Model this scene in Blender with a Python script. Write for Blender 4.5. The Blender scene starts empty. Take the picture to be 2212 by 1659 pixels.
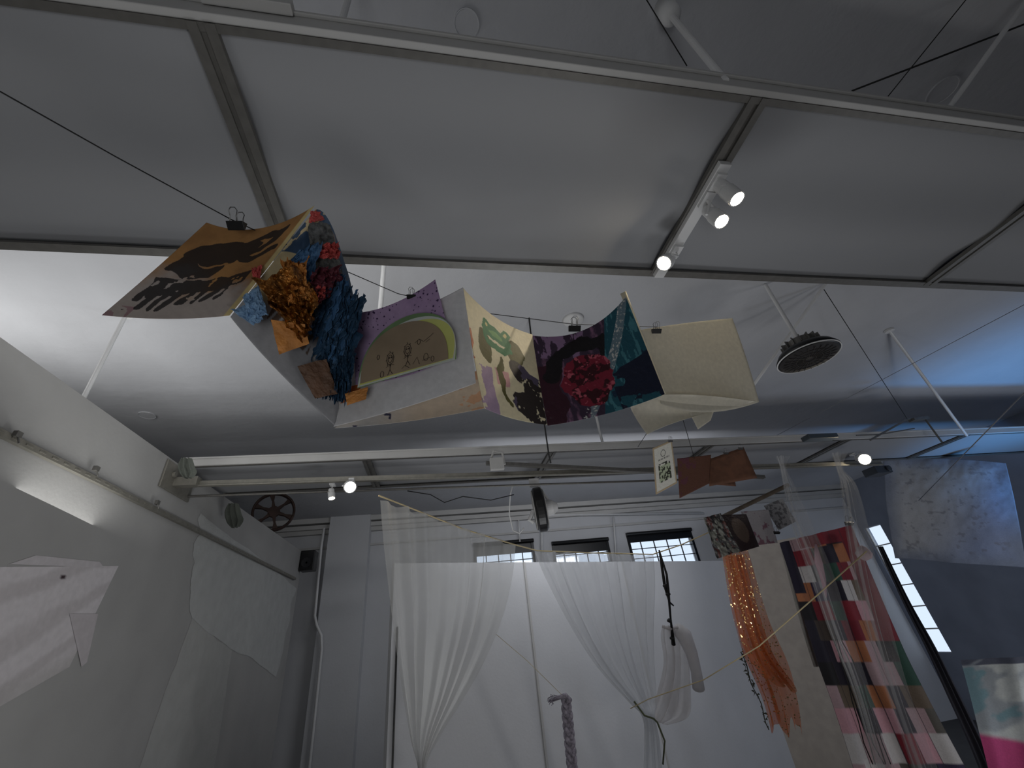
import bpy, math, random
import numpy as np
from mathutils import Vector, Matrix
random.seed(7)
rng=np.random.RandomState(5)
scene=bpy.context.scene
# ---------------------------------------------------------------- survey of the room
EYE=Vector((0,0,1.6)); F=888.0
AY=Vector((-160,571,888)).normalized()
AZ=Vector((-180,-1449,888)); AZ=(AZ-AY*AZ.dot(AY)).normalized()
AX=AY.cross(AZ)
def ray(u,v):
    d=Vector(((u-1106)/F,(v-829)/F,1)); return Vector((d.dot(AX),d.dot(AY),d.dot(AZ)))
def P(u,v,t): return EYE+ray(u,v)*t
def PY(u,v,y): r=ray(u,v); return EYE+r*(y/r.y)
def PX(u,v,x): r=ray(u,v); return EYE+r*(x/r.x)
def PZ(u,v,z): r=ray(u,v); return EYE+r*((z-1.6)/r.z)
def S(r,g,b):
    f=lambda c:(c/255/12.92) if c/255<=0.04045 else ((c/255+0.055)/1.055)**2.4
    return (f(r),f(g),f(b))
# ---------------------------------------------------------------- materials
def new_mat(name):
    m=bpy.data.materials.new(name); m.use_nodes=True
    nt=m.node_tree; b=nt.nodes['Principled BSDF']; return m,nt,b
def mat(name,col,rough=0.6,metal=0.0,var=0.08,scale=6.0,bump=0.0,bscale=40.0,emit=None,estr=0.0,col2=None):
    m,nt,b=new_mat(name); N=nt.nodes; L=nt.links
    tc=N.new('ShaderNodeTexCoord'); nz=N.new('ShaderNodeTexNoise'); nz.inputs['Scale'].default_value=scale; nz.inputs['Detail'].default_value=5
    L.new(tc.outputs['Object'],nz.inputs['Vector'])
    cr=N.new('ShaderNodeValToRGB'); c2=col2 or tuple(max(0,c*(1-var*2)) for c in col)
    cr.color_ramp.elements[0].position=0.3; cr.color_ramp.elements[1].position=0.7
    cr.color_ramp.elements[0].color=(*c2,1); cr.color_ramp.elements[1].color=(*col,1)
    L.new(nz.outputs['Fac'],cr.inputs['Fac']); L.new(cr.outputs['Color'],b.inputs['Base Color'])
    b.inputs['Roughness'].default_value=rough; b.inputs['Metallic'].default_value=metal
    if bump>0:
        n2=N.new('ShaderNodeTexNoise'); n2.inputs['Scale'].default_value=bscale; n2.inputs['Detail'].default_value=6
        L.new(tc.outputs['Object'],n2.inputs['Vector'])
        bp=N.new('ShaderNodeBump'); bp.inputs['Strength'].default_value=bump; bp.inputs['Distance'].default_value=0.02
        L.new(n2.outputs['Fac'],bp.inputs['Height']); L.new(bp.outputs['Normal'],b.inputs['Normal'])
    if emit:
        b.inputs['Emission Color'].default_value=(*emit,1); b.inputs['Emission Strength'].default_value=estr
    return m
def vmat(name,rough=0.6,bump=0.15,bscale=60,metal=0.0,trans=0.0,spec=0.5):
    m,nt,b=new_mat(name); N=nt.nodes; L=nt.links
    at=N.new('ShaderNodeAttribute'); at.attribute_name='Col'
    tc=N.new('ShaderNodeTexCoord'); nz=N.new('ShaderNodeTexNoise'); nz.inputs['Scale'].default_value=bscale; nz.inputs['Detail'].default_value=6
    L.new(tc.outputs['Object'],nz.inputs['Vector'])
    hs=N.new('ShaderNodeMapRange'); hs.inputs['To Min'].default_value=0.82; hs.inputs['To Max'].default_value=1.12
    L.new(nz.outputs['Fac'],hs.inputs['Value'])
    mx=N.new('ShaderNodeVectorMath'); mx.operation='SCALE'; L.new(at.outputs['Color'],mx.inputs[0]); L.new(hs.outputs['Result'],mx.inputs['Scale'])
    L.new(mx.outputs['Vector'],b.inputs['Base Color'])
    bp=N.new('ShaderNodeBump'); bp.inputs['Strength'].default_value=bump; bp.inputs['Distance'].default_value=0.01
    L.new(nz.outputs['Fac'],bp.inputs['Height']); L.new(bp.outputs['Normal'],b.inputs['Normal'])
    b.inputs['Roughness'].default_value=rough; b.inputs['Metallic'].default_value=metal
    if trans>0:
        out=N['Material Output']; tr=N.new('ShaderNodeBsdfTranslucent'); ms=N.new('ShaderNodeMixShader')
        L.new(mx.outputs['Vector'],tr.inputs['Color']); ms.inputs[0].default_value=trans
        L.new(b.outputs[0],ms.inputs[1]); L.new(tr.outputs[0],ms.inputs[2]); L.new(ms.outputs[0],out.inputs['Surface'])
    return m
def sheer(name,col,opac=0.5,glit=0.0,scale=8,opvar=0.25):
    m,nt,b=new_mat(name); N=nt.nodes; L=nt.links; out=N['Material Output']
    b.inputs['Base Color'].default_value=(*col,1); b.inputs['Roughness'].default_value=0.7
    tl=N.new('ShaderNodeBsdfTranslucent'); tl.inputs['Color'].default_value=(*col,1)
    m1=N.new('ShaderNodeMixShader'); m1.inputs[0].default_value=0.4; L.new(b.outputs[0],m1.inputs[1]); L.new(tl.outputs[0],m1.inputs[2])
    tp=N.new('ShaderNodeBsdfTransparent'); m2=N.new('ShaderNodeMixShader')
    tc=N.new('ShaderNodeTexCoord'); nz=N.new('ShaderNodeTexNoise'); nz.inputs['Scale'].default_value=scale; nz.inputs['Detail'].default_value=2
    L.new(tc.outputs['Object'],nz.inputs['Vector'])
    mr=N.new('ShaderNodeMapRange'); mr.inputs['From Min'].default_value=0.3; mr.inputs['From Max'].default_value=0.7
    mr.inputs['To Min'].default_value=max(0,opac-opvar); mr.inputs['To Max'].default_value=min(1,opac+opvar)
    L.new(nz.outputs['Fac'],mr.inputs['Value']); L.new(mr.outputs['Result'],m2.inputs[0])
    L.new(tp.outputs[0],m2.inputs[1]); L.new(m1.outputs[0],m2.inputs[2])
    last=m2
    if glit>0:
        n2=N.new('ShaderNodeTexVoronoi'); n2.inputs['Scale'].default_value=70
        L.new(tc.outputs['Object'],n2.inputs['Vector'])
        lt=N.new('ShaderNodeMath'); lt.operation='GREATER_THAN'; lt.inputs[1].default_value=1-glit
        sp=N.new('ShaderNodeSeparateColor'); L.new(n2.outputs['Color'],sp.inputs[0]); L.new(sp.outputs[0],lt.inputs[0])
        gl=N.new('ShaderNodeBsdfGlossy'); gl.inputs['Color'].default_value=(1,0.75,0.35,1); gl.inputs['Roughness'].default_value=0.25
        nm=N.new('ShaderNodeBump'); nm.inputs['Strength'].default_value=1; L.new(n2.outputs['Color'],nm.inputs['Height']); L.new(nm.outputs['Normal'],gl.inputs['Normal'])
        m3=N.new('ShaderNodeMixShader'); L.new(lt.outputs[0],m3.inputs[0]); L.new(m2.outputs[0],m3.inputs[1]); L.new(gl.outputs[0],m3.inputs[2]); last=m3
    L.new(last.outputs[0],out.inputs['Surface'])
    return m
M={}
M['ceil']=mat('ceiling_plaster',S(196,197,201),0.85,var=0.03,scale=2,bump=0.35,bscale=9)
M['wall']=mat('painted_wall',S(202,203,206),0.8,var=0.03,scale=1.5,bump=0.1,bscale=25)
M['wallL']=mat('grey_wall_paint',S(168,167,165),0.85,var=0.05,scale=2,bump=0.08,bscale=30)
M['dark']=mat('dark_blue_wall',S(138,145,160),0.8,var=0.1,scale=1.5)
M['floor']=mat('concrete',S(90,88,86),0.7,var=0.1,scale=3,bump=0.1)
M['panel']=mat('matte_panel',S(150,151,154),0.85,var=0.02,scale=1)
M['alu']=mat('brushed_aluminium',S(140,137,128),0.45,0.4,var=0.1,scale=20)
M['aludark']=mat('dull_aluminium',S(120,118,114),0.5,0.5,var=0.1,scale=20)
M['rim']=mat('painted_rim',S(190,189,187),0.6,var=0.04,scale=4)
M['white']=mat('white_enamel',S(222,222,222),0.4,var=0.03)
M['black']=mat('black_plastic',S(18,18,20),0.35,var=0.2)
M['steel']=mat('steel_wire',S(150,150,150),0.3,1.0)
M['blackwire']=mat('black_cable',S(15,15,16),0.6)
M['rope']=mat('cream_rope',S(205,188,148),0.8,bump=0.3,bscale=200)
M['thinline']=mat('nylon_line',S(130,132,140),0.5)
M['tile']=mat('brown_card',S(105,68,48),0.8,var=0.2,scale=15)
M['card']=mat('cream_card',S(235,226,200),0.7,var=0.03,scale=5,bump=0.05)
M['lens']=mat('lit_lens',(1,0.8,0.5),0.3,emit=(1,0.85,0.6),estr=60)
M['sheer']=sheer('sheer_curtain',S(222,222,220),0.48,scale=1.5,opvar=0.08)
M['sheer2']=sheer('sheer_voile',S(224,226,229),0.5,scale=1.5,opvar=0.08)
M['veil']=sheer('fine_veil',S(205,205,205),0.25,scale=3,opvar=.07)
M['tulle']=sheer('orange_tulle',S(205,112,62),0.6,glit=0.09,scale=3,opvar=.15)
M['gold']=mat('gold_cellophane',S(200,134,58),0.16,0.65,var=0.35,scale=25,bump=1.0,bscale=35,col2=S(60,30,10))
M['shirt']=sheer('white_gauze',S(215,212,212),0.75,scale=3,opvar=.15)
M['grille']=mat('lamp_grille',S(48,45,45),0.6,0.0,var=0.2,scale=40)
M['vpaper']=vmat('painted_paper',0.65,0.12,50,trans=0.2)
M['vpaint']=vmat('thick_paint',0.35,0.7,38)
M['vcloth']=vmat('patchwork_cloth',0.85,0.3,60)
def tissue(name,col,tr=0.3):
    return mat(name,col,0.6,var=0.2,scale=20,bump=0.6,bscale=30)
# ---------------------------------------------------------------- geometry helpers
def finish(name,me,m,parent=None,label=None,cat=None,smooth=False,group=None,kind=None,solid=0,bevel=0):
    n=len(me.vertices); co=np.empty(n*3,dtype=np.float64); me.vertices.foreach_get('co',co); co=co.reshape(-1,3)
    c=(co.min(0)+co.max(0))/2
    co-=c; me.vertices.foreach_set('co',co.ravel()); me.update()
    o=bpy.data.objects.new(name,me); scene.collection.objects.link(o)
    if m: me.materials.append(m)
    c=Vector(c)
    if parent is not None:
        o.parent=parent; o.location=c-parent.location
    else: o.location=c
    if smooth: me.polygons.foreach_set('use_smooth',[True]*len(me.polygons))
    if label: o['label']=label
    if cat: o['category']=cat
    if group: o['group']=group
    if kind: o['kind']=kind
    if bevel>0:
        b=o.modifiers.new('b','BEVEL'); b.width=bevel; b.segments=2
    if solid>0:
        s=o.modifiers.new('s','SOLIDIFY'); s.thickness=solid
    return o
def root(name,label,cat,loc,group=None):
    o=bpy.data.objects.new(name,None); scene.collection.objects.link(o); o.location=Vector(loc); o.empty_display_size=0.05
    o['label']=label; o['category']=cat
    if group: o['group']=group
    return o
class MB:
    def __init__(s): s.v=[]; s.f=[]
    def add(s,vs,fs):
        o=len(s.v); s.v+=[tuple(p) for p in vs]; s.f+=[tuple(i+o for i in f) for f in fs]; return s
    def box(s,a,b):
        x0,x1=sorted((a[0],b[0]));y0,y1=sorted((a[1],b[1]));z0,z1=sorted((a[2],b[2]))
        return s.add([(x0,y0,z0),(x1,y0,z0),(x1,y1,z0),(x0,y1,z0),(x0,y0,z1),(x1,y0,z1),(x1,y1,z1),(x0,y1,z1)],
              [(0,3,2,1),(4,5,6,7),(0,1,5,4),(1,2,6,5),(2,3,7,6),(3,0,4,7)])
    def obox(s,c,a,b,d):
        c,a,b,d=map(Vector,(c,a,b,d)); vs=[c+a*i+b*j+d*k for k in(-1,1) for i,j in((-1,-1),(1,-1),(1,1),(-1,1))]
        return s.add(vs,[(0,3,2,1),(4,5,6,7),(0,1,5,4),(1,2,6,5),(2,3,7,6),(3,0,4,7)])
    def tube(s,pts,r,n=8,closed=False,flat=None):
        pts=[Vector(p) for p in pts]; k=len(pts); rs=r if isinstance(r,(list,tuple)) else [r]*k
        vs=[];prev=None
        for i,p in enumerate(pts):
            if closed: d=pts[(i+1)%k]-pts[i-1]
            else: d=pts[min(i+1,k-1)]-pts[max(i-1,0)]
            d.normalize()
            if prev is None:
                up=Vector((0,0,1)) if abs(d.z)<0.9 else Vector((1,0,0)); a=d.cross(up).normalized()
            else: a=(prev-d*prev.dot(d)).normalized()
            prev=a; b=d.cross(a)
            for j in range(n):
                q=2*math.pi*j/n; vs.append(p+(a*math.cos(q)+b*math.sin(q))*rs[i])
        fs=[]
        for i in range(k if closed else k-1):
            i2=(i+1)%k
            for j in range(n): fs.append((i*n+j,i*n+(j+1)%n,i2*n+(j+1)%n,i2*n+j))
        if not closed: fs.append(tuple(range(n-1,-1,-1))); fs.append(tuple((k-1)*n+j for j in range(n)))
        return s.add(vs,fs)
    def lathe(s,o,axis,prof,n=32):
        o=Vector(o); ax=Vector(axis).normalized(); up=Vector((0,0,1)) if abs(ax.z)<0.9 else Vector((1,0,0)); a=ax.cross(up).normalized(); b=ax.cross(a)
        vs=[];k=len(prof)
        for r,h in prof:
            for j in range(n):
                q=2*math.pi*j/n; vs.append(o+ax*h+(a*math.cos(q)+b*math.sin(q))*max(r,1e-4))
        fs=[(i*n+j,i*n+(j+1)%n,(i+1)*n+(j+1)%n,(i+1)*n+j) for i in range(k-1) for j in range(n)]
        fs.append(tuple(range(n-1,-1,-1))); fs.append(tuple((k-1)*n+j for j in range(n)))
        return s.add(vs,fs)
    def obj(s,name,m,**kw):
        me=bpy.data.meshes.new(name); me.from_pydata(s.v,[],s.f); me.update(); return finish(name,me,m,**kw)
# numpy noise
def vnoise(x,y,seed=0):
    xi=np.floor(x).astype(np.int64); yi=np.floor(y).astype(np.int64); xf=x-xi; yf=y-yi
    def h(a,b):
        n=(a*374761393+b*668265263+seed*144269504)&0x7fffffff
        n=((n^(n>>13))*1274126177)&0x7fffffff
        return ((n^(n>>16))&0xffff)/65535.0
    u=xf*xf*(3-2*xf); w=yf*yf*(3-2*yf)
    return (h(xi,yi)*(1-u)+h(xi+1,yi)*u)*(1-w)+(h(xi,yi+1)*(1-u)+h(xi+1,yi+1)*u)*w
def fbm(x,y,seed=0,o=4):
    r=0;a=.5;t=0
    for i in range(o): r=r+a*vnoise(x*2**i,y*2**i,seed+i*17); t+=a; a*=.5
    return r/t
def inpoly(x,y,poly):
    c=np.zeros(x.shape,bool); n=len(poly)
    for i in range(n):
        x0,y0=poly[i];x1,y1=poly[(i+1)%n]
        if y0==y1: continue
        m=((y0>y)!=(y1>y))&(x<(x1-x0)*(y-y0)/(y1-y0)+x0); c^=m
    return c
def ell(x,y,cx,cy,rx,ry,rot=0):
    c,s=math.cos(rot),math.sin(rot); dx=x-cx; dy=y-cy; a=(dx*c+dy*s)/rx; b=(-dx*s+dy*c)/ry; return a*a+b*b<1
def stroke(x,y,pts,w):
    m=np.zeros(x.shape,bool)
    for (x0,y0),(x1,y1) in zip(pts[:-1],pts[1:]):
        dx,dy=x1-x0,y1-y0; l=dx*dx+dy*dy+1e-9; t=np.clip(((x-x0)*dx+(y-y0)*dy)/l,0,1)
        m|=((x-x0-t*dx)**2+(y-y0-t*dy)**2)<w*w
    return m
def sm(a,b,x):
    t=np.clip((x-a)/(b-a),0,1); return t*t*(3-2*t)
def mixc(c,m,col): 
    m=np.asarray(m,float)[...,None]; return c*(1-m)+np.array(S(*col))*m
def grid_mesh(name,V,colf=None):
    H,W=V.shape[:2]; me=bpy.data.meshes.new(name)
    idx=np.arange(H*W).reshape(H,W)
    f=np.stack([idx[:-1,:-1],idx[1:,:-1],idx[1:,1:],idx[:-1,1:]],-1).reshape(-1,4)
    me.from_pydata(V.reshape(-1,3).tolist(),[],f.tolist()); me.update()
    if colf is not None:
        t,s=np.meshgrid(np.linspace(0,1,H),np.linspace(0,1,W),indexing='ij')
        c=colf(s,t); ca=me.color_attributes.new('Col','FLOAT_COLOR','POINT')
        full=np.ones((H*W,4),dtype=np.float32); full[:,:3]=np.clip(c.reshape(-1,3),0,1); ca.data.foreach_set('color',full.ravel())
    return me
def ctrl9(c):
    if len(c)==4:
        a,b,d,e=[np.array(q,float) for q in c]   # TL TR BR BL
        return [[a,(a+b)/2,b],[(a+e)/2,(a+b+d+e)/4,(b+d)/2],[e,(d+e)/2,d]]
    return [[np.array(c[i*3+j],float) for j in range(3)] for i in range(3)]
def sheetV(c,n=40,m=40,amp=0,freq=8,seed=1,edge=0):
    g=ctrl9(c); W=[[np.array(P(*q)) for q in r] for r in g]
    def L(t): return [2*(t-.5)*(t-1),-4*t*(t-1),2*t*(t-.5)]
    tt,ss=np.meshgrid(np.linspace(0,1,n),np.linspace(0,1,m),indexing='ij')
    if edge>0:
        ss=ss+(fbm(ss*freq,tt*freq,seed+90)-.5)*edge; tt=tt+(fbm(ss*freq+31,tt*freq,seed+70)-.5)*edge
    lt=L(tt); ls=L(ss); V=0
    for i in range(3):
        for j in range(3): V=V+(lt[i]*ls[j])[...,None]*W[i][j]
    if amp>0:
        nrm=np.cross(W[0][2]-W[0][0],W[2][0]-W[0][0]); nrm/=np.linalg.norm(nrm)+1e-9
        d=(fbm(ss*freq,tt*freq,seed,4)-.5)*2
        V=V+nrm*(d*amp)[...,None]
    return V
def sheet(name,c,m,n=40,mm=40,amp=0,freq=8,seed=1,edge=0,colf=None,solid=0.0015,smooth=True,**kw):
    V=sheetV(c,n,mm,amp,freq,seed,edge); me=grid_mesh(name,V,colf)
    return finish(name,me,m,smooth=smooth,solid=solid,**kw)
def drape(name,rows,m,pleats=10,amp=0.03,n=60,w=120,colf=None,seed=3,bamp=None,ragged=0,**kw):
    # rows: (uL,vL,tL,uR,vR,tR)
    R=np.array(rows,float); k=len(R); V=np.zeros((n,w,3)); s=np.linspace(0,1,w)
    edge_=1+ragged*(vnoise(s*14,s*0,seed+5)-.9) if ragged else np.ones(w)
    ph=2*math.pi*pleats*(s+0.5*(vnoise(s*pleats*.5,s*0,seed)-.5)/pleats*2.2)
    am=.3+1.1*vnoise(s*pleats*.7,s*0+5,seed+1)
    prof=am*(np.sin(ph)+.25*np.sin(ph*2.1+1))
    def row(t):
        a=min(int(t),k-2); f=t-a
        p0=R[max(a-1,0)];p1=R[a];p2=R[a+1];p3=R[min(a+2,k-1)]
        return 0.5*((2*p1)+(-p0+p2)*f+(2*p0-5*p1+4*p2-p3)*f*f+(-p0+3*p1-3*p2+p3)*f**3)
    def line(t):
        r=row(t); A=np.array(P(*r[:3]));B=np.array(P(*r[3:])); d=B-A
        g=t/(k-1); a_=amp if bamp is None else amp*(1-g)+bamp*g
        nrm=np.array([-d[1],d[0],0.]);nrm/=np.linalg.norm(nrm)+1e-9
        return A+s[:,None]*d+nrm*(a_*(prof+.35*np.sin(3*g*6.28+s*4)*(vnoise(s*5+g*2,s*0+g*3,seed+9)-.5)))[:,None]
    ts=np.linspace(0,k-1,n)
    base=np.stack([line(t) for t in ts])
    if ragged:
        for j in range(w):
            tj=ts*edge_[j]; i0=np.clip((tj/(k-1)*(n-1)).astype(int),0,n-2); f=(tj/(k-1)*(n-1)-i0)[:,None]
            V[:,j]=base[i0,j]*(1-f)+base[i0+1,j]*f
    else: V=base
    me=grid_mesh(name,V,colf); return finish(name,me,m,smooth=True,**kw)
def wire(name,pts,r,m,label,cat,n=6,sag=0,**kw):
    pts=[Vector(p) for p in pts]
    return MB().tube(pts,r,n).obj(name,m,label=label,cat=cat,smooth=True,**kw)
def st(mb,name,m,**kw): return mb.obj(name,m,kind='structure',**kw)

# ================================================================ ROOM SHELL
HC=4.7; XL,XR,YB,YF=-6.2,13.0,11.5,-4.0; ZF=-1.3
st(MB().box((XL-.2,YF-.2,ZF-.1),(XR+.2,YB+.4,ZF)),'floor',M['floor'])
st(MB().box((XL-.2,YF-.2,HC),(XR+.2,YB+.4,HC+.2)),'ceiling',M['ceil'])
st(MB().box((XL-.2,YF,ZF),(XL,YB,HC)),'wall_left',M['wall'])
st(MB().box((XL-.2,YF-.2,ZF),(XR+.2,YF,HC)),'wall_front',M['wall'])
wy0=PX(1888,1142,XR).y-.25; wy1=11.35; wz1=PX(1870,1140,XR).z; wz0=0.1
b=MB().box((XR,YF,ZF),(XR+.2,wy0,HC)).box((XR,wy1,ZF),(XR+.2,YB,HC)).box((XR,wy0,wz1),(XR+.2,wy1,HC)).box((XR,wy0,ZF),(XR+.2,wy1,wz0))
st(b,'wall_right',M['dark'])
glass,nt,bs=new_mat('window_glass'); 
tp=nt.nodes.new('ShaderNodeBsdfTransparent'); gl=nt.nodes.new('ShaderNodeBsdfGlossy'); gl.inputs['Roughness'].default_value=.05; mx=nt.nodes.new('ShaderNodeMixShader'); mx.inputs[0].default_value=.08
nt.links.new(tp.outputs[0],mx.inputs[1]); nt.links.new(gl.outputs[0],mx.inputs[2]); nt.links.new(mx.outputs[0],nt.nodes['Material Output'].inputs['Surface'])
wf=MB()
for k in range(7):
    z=wz0+(wz1-wz0)*k/6; wf.box((XR+.05,wy0,z-.015),(XR+.1,wy1,z+.015))
wf.box((XR+.04,wy0,wz0),(XR+.1,wy0+.04,wz1)).box((XR+.04,wy1-.04,wz0),(XR+.1,wy1,wz1))
w4=st(wf,'window_4',M['rim'])
MB().box((XR+.07,wy0,wz0),(XR+.075,wy1,wz1)).obj('glass_pane',glass,parent=w4)
wins=[]
for (u0,v0,u1,v1) in [(1022,1172,1152,1172),(1190,1168,1313,1168),(1350,1148,1492,1148)]:
    wins.append((PY(u0,v0,YB).x,PY(u1,v1,YB).x))
wtop=[PY(1100,1170,YB).z,PY(1250,1168,YB).z,PY(1420,1148,YB).z]
zbl=[PY(1100,1196,YB).z,PY(1250,1194,YB).z,PY(1420,1167,YB).z]
b=MB(); xs=[XL]+[q for w in wins for q in w]+[XR]
for i in range(0,len(xs),2): b.box((xs[i],YB,ZF),(xs[i+1],YB+.25,HC))
for i,(x0,x1) in enumerate(wins): b.box((x0,YB,ZF),(x1,YB+.25,2.6)).box((x0,YB,wtop[i]),(x1,YB+.25,HC))
st(b,'wall_back',M['wall'])
for i,(x0,x1) in enumerate(wins):
    zt=wtop[i]; f=MB(); f.box((x0,YB-.03,2.6),(x0+.07,YB+.1,zt)).box((x1-.07,YB-.03,2.6),(x1,YB+.1,zt)).box((x0,YB-.03,zt-.07),(x1,YB+.1,zt+.03)).box((x0,YB-.02,2.57),(x1,YB+.1,2.63))
    for k in range(1,5): 
        x=x0+(x1-x0)*k/5; f.box((x-.012,YB+.03,2.6),(x+.012,YB+.06,zt))
    for z in (2.85,3.1,3.35): f.box((x0,YB+.035,z),(x1,YB+.055,z+.02))
    w=st(f,'window_%d'%(i+1),M['black'])
    MB().box((x0,YB+.08,2.6),(x1,YB+.085,zt)).obj('glass_pane',glass,parent=w)
    MB().box((x0+.03,YB-.0,zbl[i]),(x1-.03,YB+.02,zt-.03)).tube([(x0,YB-.06,zt-.02),(x1,YB-.06,zt-.02)],.05,12).obj('roller_blind',M['black'],parent=w)
b=MB().box((XL,YB-.12,4.35),(XR,YB,4.45)).box((XL,YB-.22,4.45),(XR,YB,4.55)).box((XL,YB-.3,4.58),(XR,YB,4.7))
st(b,'trim_1',M['rim'])
st(MB().box((XL,YB-.06,4.0),(XR,YB,4.05)),'trim_2',M['rim'])
cx0=PY(704,1200,11.15).x; cx1=PY(794,1200,11.15).x
st(MB().box((cx0,11.15,ZF),(cx1,YB,HC)),'wall_column',M['wall'])
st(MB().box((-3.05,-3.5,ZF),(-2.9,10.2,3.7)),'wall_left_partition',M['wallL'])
# white display partition standing at an angle in front of the windows
ptz=2.7
pL=PZ(852,1216,ptz); pR=PZ(1562,1211,ptz); pd=(pR-pL).normalized(); pn=Vector((-pd.y,pd.x,0))
def wallbox(a,b,z0,z1,th=.05):
    d=(b-a).normalized(); n_=Vector((-d.y,d.x,0)); c=(a+b)/2; c=Vector((c.x,c.y,(z0+z1)/2))+n_*th
    h=(b-a)/2; h=Vector((h.x,h.y,0)); return MB().obox(c,h,n_*th,(0,0,(z1-z0)/2))
st(wallbox(pL,pR,ZF,ptz),'wall_partition_back',M['wall'])
def on_part(u,v):
    r=ray(u,v); k=(pL-EYE).dot(pn)/r.dot(pn); return EYE+r*k
for nme,u,z1,mm_,hw in (('trim_3',1152,ptz,'rim',.018),('trim_5',1385,ptz,'rim',.012),('trim_4',856,1.9,'black',.008)):
    q=on_part(u,1400); st(MB().obox(Vector((q.x,q.y,(ZF+z1)/2))-pn*.012,pd*hw,pn*.012,(0,0,(z1-ZF)/2)),nme,M[mm_])
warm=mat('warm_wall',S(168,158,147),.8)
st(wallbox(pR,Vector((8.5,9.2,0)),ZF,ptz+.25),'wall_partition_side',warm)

# ================================================================ CANOPIES
ZC=3.68
def canopy(name,label,y0,y1,xs,th=.1,band_waves=0):
    r=root(name,label,'ceiling panel',(xs[1],(y0+y1)/2,ZC))
    for i in range(len(xs)-1):
        yy=np.linspace(y0+.015,y1-.015,70); xx=np.linspace(xs[i]+.01,xs[i+1]-.01,30)
        Yg,Xg=np.meshgrid(yy,xx,indexing='ij')
        Zg=ZC+.03+band_waves*np.sin(2*math.pi*(Yg-.93+.03*np.sin(Xg*1.3+i))/.58)+band_waves*.3*np.sin(Xg*2.1+Yg*3)  # waves shaped to stand in for shadow bands across the panel
        V=np.stack([Xg,Yg,Zg],-1)
        finish('soffit_board',grid_mesh('soffit_board',V),M['panel'],parent=r,smooth=True,solid=.006)
    MB().box((xs[0],y0-.03,ZC),(xs[-1],y0,ZC+th)).box((xs[0],y0-.045,ZC+th-.02),(xs[-1],y0-.03,ZC+th)).obj('front_rim',M['rim'],parent=r,bevel=.004)
    MB().box((xs[0],y0,ZC-.004),(xs[-1],y0+.03,ZC+.012)).obj('edge_trim',M['aludark'],parent=r)
    MB().box((xs[0],y1,ZC),(xs[-1],y1+.03,ZC+th)).box((xs[0],y1-.03,ZC-.004),(xs[-1],y1,ZC+.012)).obj('rear_rim',M['aludark'],parent=r)
    MB().box((xs[0],y0,ZC+.06),(xs[-1],y1,ZC+.07)).obj('cover_board',M['panel'],parent=r)
    for x in xs[1:-1]:
        MB().box((x-.05,y0,ZC-.008),(x-.012,y1,ZC+.02)).box((x+.012,y0,ZC-.008),(x+.05,y1,ZC+.02)).box((x-.012,y0,ZC+.004),(x+.012,y1,ZC+.02)).obj('joint_strip',M['aludark'],parent=r)
    return r
X1=PZ(430,40,ZC).x; X2=PZ(1545,375,ZC).x; dx=X2-X1
y0=PZ(1040,128,ZC).y; y1=PZ(1104,577,ZC).y
canopy('suspended_ceiling_panel','long suspended white ceiling panel with aluminium joint strips',y0,y1,[-2.88,X1,X2,X2+dx,X2+2*dx,X2+3*dx],band_waves=.015)
canopy('suspended_ceiling_panel','long suspended white ceiling panel above the curtain rails',5.03,6.1,[-2.88,X1,X2,X2+dx,X2+2*dx,X2+3*dx,12.5])
MB().box(PZ(435,8,ZC+.06),PZ(435,8,ZC+.06)+Vector((.32,-.04,.05))).obj('metal_plate',M['rim'],label='flat white metal plate fixed on the panel rim',cat='metal plate',bevel=.004)

# ================================================================ RODS
def rod(a,b,r=.014,flange=True,label='white suspension rod with round ceiling flange'):
    a=Vector(a);b=Vector(b); a.z=min(a.z,HC-.02); m=MB().tube([a,b],r,12)
    if flange: m.lathe((a.x,a.y,HC-.037),(0,0,1),[(.02,0),(.055,.008),(.06,.034)],24)
    return m.obj('suspension_rod',M['white'],label=label,cat='rod',smooth=False,group='white ceiling suspension rods')
def vrod(u,v,zlow,**k):
    p=PZ(u,v,HC); return rod((p.x,p.y,HC),(p.x,p.y,zlow),**k)
vrod(1435,15,ZC+.05,r=.017)
p=PZ(1435,15,HC); MB().lathe((p.x,p.y,HC-.16),(0,0,1),[(.03,0),(.055,.02),(.06,.158)],24).obj('ceiling_junction',M['white'],label='white cylindrical ceiling mount above the rod',cat='ceiling mount',smooth=True)
rod(PZ(2250,-55,HC),PZ(2045,240,ZC+.1),flange=False,label='white slanted brace rod holding the panel')
vrod(772,-70,ZC+.1)
p=PZ(833,530,HC); rod((p.x,p.y,HC),(p.x,p.y,HC-1.1),r=.02)
rod((-2.97,3.55,HC),(-2.97,3.55,3.7),r=.018)
rod(PZ(1782,610,HC),PZ(1625,835,ZC+.2),flange=False,r=.018,label='white slanted brace rod below the plaster ceiling')
p=PZ(1920,712,HC); rod((p.x,p.y,HC),PZ(2088,940,ZC-.1),r=.02)
p=PZ(1278,858,HC); rod((p.x,p.y,HC),(p.x,p.y,ZC+.1),r=.02)
p=PZ(1238,690,HC); MB().lathe((p.x,p.y,HC-.06),(0,0,1),[(.03,0),(.11,.03),(.13,.058)],24).obj('ceiling_junction',M['white'],label='white round ceiling rose',cat='ceiling mount',smooth=True)
for (u,v,r_) in [(1008,50,.075),(2035,195,.1),(318,896,.1)]:
    p=PZ(u,v,HC); MB().lathe((p.x,p.y,HC-.012),(0,0,1),[(r_*.9,0.004),(r_*.93,0),(r_,0),(r_,.012)],40).obj('ceiling_cover_plate',M['ceil'],label='round painted cover plate flush on the plaster ceiling',cat='cover plate',group='ceiling cover plates')

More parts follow.
